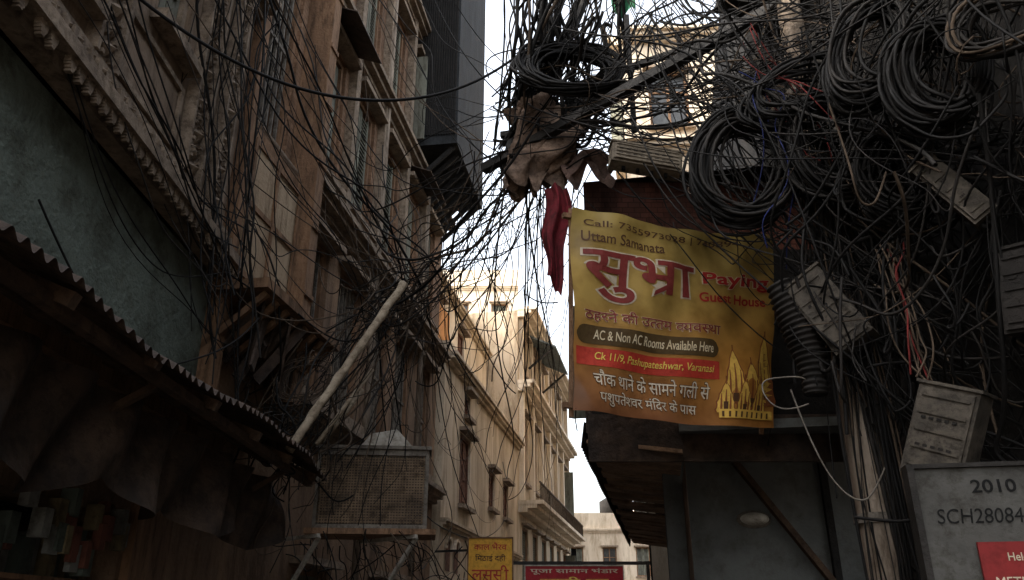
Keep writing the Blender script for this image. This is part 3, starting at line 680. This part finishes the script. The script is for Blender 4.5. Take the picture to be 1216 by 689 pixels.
# ---------------------------------------------------------------- cloth wraps, flags
def cloth(name,m,fn,nu,nv):
    B=Bld(name);B('cloth',m,True).grid(fn,nu,nv);B.done()
def wrap(u,v):
    a=u*2*math.pi;r=(.19+.06*math.sin(a*3+v*9)+.045*math.sin(a*7+v*17)+.02*math.sin(a*15+v*31))*(1-.25*v)
    return(.27+r*1.35*math.cos(a)+.14*v*math.sin(v*5),5.75+r*math.sin(a)*.7,5.72-.72*v-.14*abs(math.sin(a*4))*v+.04*math.sin(a*2))
cloth('tattered_sack',M_cloth,wrap,72,36)
def rag(u,v):
    return(.42+.40*u+.03*math.sin(v*14),5.70+.06*math.sin(u*7+v*5),5.25-.02*u-(.22+.16*math.sin(u*9))*v)
cloth('tattered_sack',mat('dark_rag',(.22,.14,.115),(.08,.055,.045),7),rag,28,14)
def rag2(u,v):
    return(.02+.26*u+.03*math.sin(v*11),5.85+.04*math.sin(u*9+v*5),5.45-.05*u-(.35+.2*math.sin(u*11))*v)
cloth('tattered_sack',M_cloth,rag2,28,14)
def flag(u,v):
    w=.19*(1-.30*v)+.03*math.sin(v*5)
    return(.25+w*u+.01*v+.02*math.sin(v*9),5.6+.05*math.sin(u*9+v*3)+.012*math.sin(u*23),4.85-.78*v-.20*u*v)
cloth('maroon_flag',M_flag,flag,28,28)
def gf(u,v): return(.96+.22*u,6.0+.04*math.sin(u*8+v*4),7.35-.38*v-.05*math.sin(u*6))
cloth('green_flag',M_gcloth,gf,14,10)
B=Bld('ribbed_duct');P=B('duct',M_wgrey,True)
pts=[];rr=[]
for i in range(120):
    t=i/119;pts.append((1.60+.12*t+.05*math.sin(t*3),4.4,3.48-.68*t));rr.append((.09+.008*math.sin(t*2*math.pi*19))*(.75+.45*math.sin(math.pi*min(1,t*1.1+.05))))
P.tube(pts,rr,18);B.done()

# ---------------------------------------------------------------- cables
class Cables:
    def __init__(s,name): s.e=group(name);s.c={}
    def add(s,pts,m,r):
        k=(m.name,r)
        if k not in s.c:
            cu=bpy.data.curves.new('cb','CURVE');cu.dimensions='3D';cu.bevel_depth=r;cu.bevel_resolution=1;cu.materials.append(m);s.c[k]=cu
        sp=s.c[k].splines.new('POLY');sp.points.add(len(pts)-1)
        fl=[]
        for p in pts: fl+=[p[0],p[1],p[2],1]
        sp.points.foreach_set('co',fl)
    def done(s):
        for (mn,r),cu in s.c.items():
            o=bpy.data.objects.new('tmp',cu);COL.objects.link(o)
            me=bpy.data.meshes.new_from_object(o.evaluated_get(bpy.context.evaluated_depsgraph_get()));bpy.data.objects.remove(o)
            me.name='strands_'+mn
            for p in me.polygons:p.use_smooth=True
            q=bpy.data.objects.new('strands_'+mn,me);COL.objects.link(q);q.parent=s.e
def V(*a): return Vector(a)
def rv(s): return Vector((R.gauss(0,s),R.gauss(0,s),R.gauss(0,s)))
def strand(p,q,sag=.3,wob=.06,n=28):
    p=Vector(p);q=Vector(q);ks=[(rv(wob/(k**1.35)),k) for k in range(1,6)];out=[]
    for i in range(n+1):
        t=i/n;x=p.lerp(q,t);x.z-=sag*4*t*(1-t)
        for w,k in ks: x=x+w*math.sin(math.pi*k*t)
        out.append(x)
    return out
BLK=[M_wblack]*8+[M_wgrey]*3+[M_wbrown]*1
def rm(pal=None): return R.choice(pal or BLK)
RAD=[.0032,.0045,.006,.008,.0115]
def rr_(): return R.choices(RAD,[3,4,3,2,.6])[0]
C=Cables('overhead_cables')
HA=V(.22,5.9,5.5);HB=V(-1.02,6.9,4.45)
def L2(a,z,n=.12): return f2(a,n,z)
mixd=[M_wblack]*4+[M_wgrey]*3+[M_wbrown]*4
for i in range(32):
    s=L2(R.uniform(-.5,6),R.uniform(3.6,8.5)) if R.random()<.6 else V(-2.2,R.uniform(3.6,5.8),R.uniform(3.4,7))
    C.add(strand(s,HB+rv(.24),R.uniform(-.05,.8),.16),rm(mixd),rr_())
for i in range(36): C.add(strand(HB+rv(.28),HA+rv(.25)+V(0,0,-.2),R.uniform(-.15,.65),.15),rm(mixd),rr_())
for i in range(18):
    s=L2(R.uniform(0,7),R.uniform(5,11));C.add(strand(s,HA+rv(.3),R.uniform(.0,1.0),.18),rm(),rr_())
for i in range(14):
    s=V(R.uniform(-2.2,1.2),R.uniform(2.5,6.5),R.uniform(7.5,9));C.add(strand(s,HA+rv(.3),R.uniform(0,.5),.16),rm(),rr_())
for i in range(10):
    s=V(-2.3,R.uniform(2.5,5.5),R.uniform(5.5,8));C.add(strand(s,HB+rv(.25),R.uniform(.0,.9),.16),rm(),rr_())
for i in range(20):
    q=f3(R.uniform(0,8),.1,R.uniform(4,6.2)) if R.random()<.5 else f4(R.uniform(0,10),.2,R.uniform(4,9))
    C.add(strand(HA+rv(.25)+V(0,0,-.2),q,R.uniform(.1,1.6),.16,30),rm(),rr_())
for i in range(12):
    q=f3(R.uniform(0,8),.1,R.uniform(3,6));C.add(strand(HB+rv(.2),q,R.uniform(.1,1.2),.15,26),rm(mixd),rr_())
for i in range(22):
    p=V(R.uniform(-.7,.3),R.uniform(5.8,6.8),R.uniform(4.6,5.6));q=p+V(R.uniform(-.5,.4),R.uniform(0,1),-R.uniform(.4,1.9));C.add(strand(p,q,R.uniform(0,.15),.13),rm(mixd),R.choice(RAD[:3]))
for i in range(22):
    p=V(-2.0+R.uniform(-.2,.15),4.5+R.uniform(-.5,.9),R.uniform(5.6,7.5));q=V(-1.95+R.uniform(-.2,.25),5.1+R.uniform(-.5,.8),R.uniform(2.9,3.8));C.add(strand(p,q,R.uniform(-.1,.1),.14),rm(),rr_())
for i in range(12):
    p=V(-2.25,R.uniform(2.4,3.6),R.uniform(4.2,5.6));q=V(-2.0,R.uniform(5.0,6),R.uniform(3.2,4.6));C.add(strand(p,q,R.uniform(.1,.5),.08),rm(),R.choice(RAD[:3]))
C.add(strand((-2.38,3.9,5.25),(.1,5.6,6.2),.62,.03,30),M_wblack,.012)
C.add(strand((-2.3,3.4,3.5),(-1.8,5.3,3.6),.5,.03,30),M_wblack,.006)
for i in range(40):
    p=V(-1.80+R.gauss(0,.2),6.6+R.gauss(0,.3),3.4+R.gauss(0,.3));q=V(-1.9+R.gauss(0,.22),6.5+R.gauss(0,.3),2.8+R.gauss(0,.35));C.add(strand(p,q,R.uniform(0,.3),.13),rm(mixd),R.choice(RAD[:4]))
for i in range(28):
    p=HB+rv(.22);q=V(-1.75+R.gauss(0,.28),6.6+R.gauss(0,.25),R.uniform(2.6,3.5));C.add(strand(p,q,R.uniform(-.15,.25),.14),rm(mixd),R.choice(RAD[:4]))
for i in range(14):
    p=HB+rv(.2);q=V(-1.3+R.gauss(0,.28),6.85,R.uniform(2.1,2.9));C.add(strand(p,q,R.uniform(-.1,.15),.12),rm(mixd),R.choice(RAD[:3]))
for i in range(40):
    p=V(-1.3+R.gauss(0,.35),R.uniform(6.6,8.5),2.3);q=p+V(R.uniform(-.4,.5),R.uniform(0,1),-R.uniform(.1,.9));C.add(strand(p,q,.1,.12),rm(mixd),R.choice(RAD[:3]))
for i in range(85):
    a=V(R.uniform(-.2,.6),R.uniform(5.6,6.0),R.uniform(5.2,6.0));b=V(R.uniform(.05,.95),R.uniform(5.2,6.0),R.uniform(6.2,8.2));C.add(strand(a,b,R.uniform(-.1,.3),.14),rm(),R.choice([.006,.008,.0115,.016]))
C.done()
C=Cables('tangled_cable_mass')
hubs=[V(1.95,4.5,5.0),V(1.98,4.4,4.2),V(2.35,3.7,4.9),V(1.55,4.9,5.3),V(2.45,3.3,3.7),V(1.95,4.4,3.4),V(.55,5.7,5.9),V(2.5,4.3,6.1),V(1.15,5.1,6.2),V(2.5,2.9,5.2),V(2.5,4,2.6)]
for i in range(290):
    a,b=R.sample(hubs,2)
    C.add(strand(a+rv(.2),b+rv(.2),R.uniform(.0,.55),.15),rm(),rr_())
for i in range(110):
    a=hubs[R.choice([0,1,2,4,5])]+rv(.15);C.add(strand(a,V(2.58,a.y+R.uniform(-.8,1.2),a.z+R.uniform(-1.6,.8)),R.uniform(0,.5),.15),rm(),rr_())
for i in range(84):
    a=V(1.97+R.gauss(0,.10),4.38+R.gauss(0,.06),R.uniform(3.6,5.3));zl=R.uniform(2.5,3.3) if i%3 else R.uniform(.4,2.4)
    b=V(1.99+R.gauss(0,.13),4.36+R.gauss(0,.05),zl);C.add(strand(a,b,0,.035),rm([M_wblack]*5+[M_wgrey]*3+[M_wbrown]),rr_())
for i in range(44):
    C.add(strand(R.choice(hubs[:4]+hubs[6:9])+rv(.2),V(R.uniform(.3,2.6),R.uniform(3,6.5),R.uniform(7,9)),R.uniform(0,.3),.16),rm(),rr_())
for i in range(36):
    C.add(strand(hubs[R.choice([0,3,6,8])]+rv(.15),HA+rv(.2),R.uniform(0,.3),.1),rm(),rr_())
for i in range(46):
    p=V(R.uniform(1.65,2.5),R.uniform(3.3,4.6),R.uniform(3.0,4.8));q=p+V(R.uniform(-.25,.4),R.uniform(-.3,.3),R.uniform(-.5,.2));C.add(strand(p,q,R.uniform(.15,.6),.06),rm(),rr_())
for i in range(5): C.add(strand(V(1.62,4.3,5.2)+rv(.08),V(1.95,4.1,4.2)+rv(.1),.05,.07),M_wred,.004)
for i in range(9): C.add(strand(V(2.1,4.0,3.5)+rv(.04),V(2.02,3.8,2.7)+rv(.04),.0,.04),R.choice([M_wred,M_wbrown,M_wbrown]),.005)
for i in range(3): C.add(strand(V(1.55,4.4,4.9)+rv(.1),V(1.6,4.35,3.8)+rv(.1),.0,.08),M_wblue,.004)
lp=[V(1.56+.15*math.cos(t*.22),4.35+.05*math.sin(t*.22),2.80+.11*math.sin(t*.22)+.012*math.sin(t*.6)) for t in range(25)]
C.add(lp,M_wlight,.0045)
C.add(strand(V(1.55,4.3,2.8),V(1.95,4.2,2.35),.32,.02),M_wlight,.005)
C.add(strand(V(1.75,4.2,2.1),V(2.2,3.7,2.2),.12,.03),M_wblack,.009)
C.done()
def coil(name,c,r1,r2,axis1,axis2,turns,mats,rad_=.007,depth=.12,jit=.06):
    C=Cables(name);c=Vector(c);a1=Vector(axis1).normalized();a2=Vector(axis2).normalized();nn=a1.cross(a2).normalized()
    st=28
    for m,tn in mats:
        pts=[];ph=R.random()*6;cc=Vector();rs=1;tgt=rv(jit);tr=1
        for i in range(int(turns*tn)*st):
            if i%st==0:
                tgt=a1*R.gauss(0,jit)+a2*R.gauss(0,jit)*.7+nn*R.uniform(-depth,depth);tr=R.uniform(.74,1.1)
            cc=cc.lerp(tgt,.08);rs+=(tr-rs)*.08
            t=i/st*2*math.pi+ph
            pts.append(c+cc+a1*math.cos(t)*r1*rs+a2*math.sin(t)*r2*rs+nn*.02*math.sin(t*3+i*.01))
        C.add(pts,m,rad_)
    for k in range(4):
        t=R.random()*6.28;p=c+a1*math.cos(t)*r1+a2*math.sin(t)*r2;d=(a1*math.cos(t)+a2*math.sin(t))
        C.add([p+d*.09*math.cos(x*.7)+nn*.09*math.sin(x*.7) for x in range(10)],M_wbrown if k==0 else M_wblack,.004)
    C.done()
coil('cable_coil',(.5,5.4,5.85),.42,.38,(1,.1,0),(0,.35,.75),30,[(M_wblack,1),(M_wgrey,.4)],.012,.07,.035)
coil('cable_coil',(1.50,4.45,4.33),.30,.42,(1,-.2,.1),(.05,.1,1),24,[(M_wblack,1),(M_wgrey,.4)],.011,.10,.05)
coil('cable_coil',(1.93,4.15,4.30),.22,.36,(1,-.4,0),(-.1,0,1),20,[(M_wblack,1),(M_wgrey,.3)],.010,.10,.05)
coil('cable_coil',(2.0,3.6,4.55),.20,.36,(1,-.4,0),(.25,0,1),24,[(M_wblack,1),(M_wgrey,.3)],.010,.10,.05)
coil('cable_coil',(2.16,3.35,4.20),.20,.30,(1,-.6,0),(0,0,1),24,[(M_wgrey,.4),(M_wblack,1)],.010,.10,.05)
coil('cable_coil',(2.34,3.0,4.25),.24,.20,(1,-.6,.2),(0,.2,1),14,[(M_wgrey,1),(M_wbrown,.2)],.009,.06,.05)
coil('cable_coil',(1.85,4.2,4.75),.35,.22,(1,-.2,.2),(.1,.1,1),12,[(M_wblack,1)],.011,.12,.06)
coil('cable_coil',(2.15,3.9,3.9),.22,.28,(1,-.5,0),(0,.1,1),14,[(M_wblack,1)],.010,.12,.06)
coil('cable_coil',(-1.75,6.5,3.5),.22,.18,(1,.1,.2),(0,.2,1),6,[(M_wbrown,1)],.004,.08,.08)
coil('cable_coil',(-1.0,6.9,4.3),.25,.22,(1,.1,.2),(0,.2,1),5,[(M_wbrown,1),(M_wblack,.6)],.004,.12,.10)

# ---------------------------------------------------------------- camera, sky, sun
cam=bpy.data.cameras.new('camera');co=bpy.data.objects.new('camera',cam);COL.objects.link(co)
co.location=(0,0,1.6);co.rotation_euler=(rad(90+22.7),0,0);cam.lens=28;cam.sensor_width=36;cam.clip_end=2000;cam.clip_start=.05;sc.camera=co
sd=Vector((-.70,-.26,.62)).normalized();el=math.asin(sd.z);az=math.atan2(sd.x,sd.y)
w=bpy.data.worlds.new("World");sc.world=w;w.use_nodes=True;nt=w.node_tree;N=nt.nodes;L=nt.links;bg=N['Background']
sk=N.new('ShaderNodeTexSky');sk.sky_type='NISHITA';sk.sun_disc=False;sk.sun_elevation=el;sk.sun_rotation=az;sk.air_density=1.3;sk.dust_density=7;sk.ozone_density=1
hs=N.new('ShaderNodeHueSaturation');hs.inputs['Saturation'].default_value=.36;hs.inputs['Value'].default_value=4.9;L.new(sk.outputs[0],hs.inputs['Color']);L.new(hs.outputs[0],bg.inputs[0]);bg.inputs[1].default_value=.15
sl=bpy.data.lights.new('sun','SUN');sl.energy=3.8;sl.angle=rad(.5);sl.color=(1,.90,.76);so=bpy.data.objects.new('sun',sl);COL.objects.link(so)
so.rotation_euler=sd.to_track_quat('Z','Y').to_euler()
sc.view_settings.view_transform='Standard';sc.view_settings.look='None';sc.view_settings.exposure=0
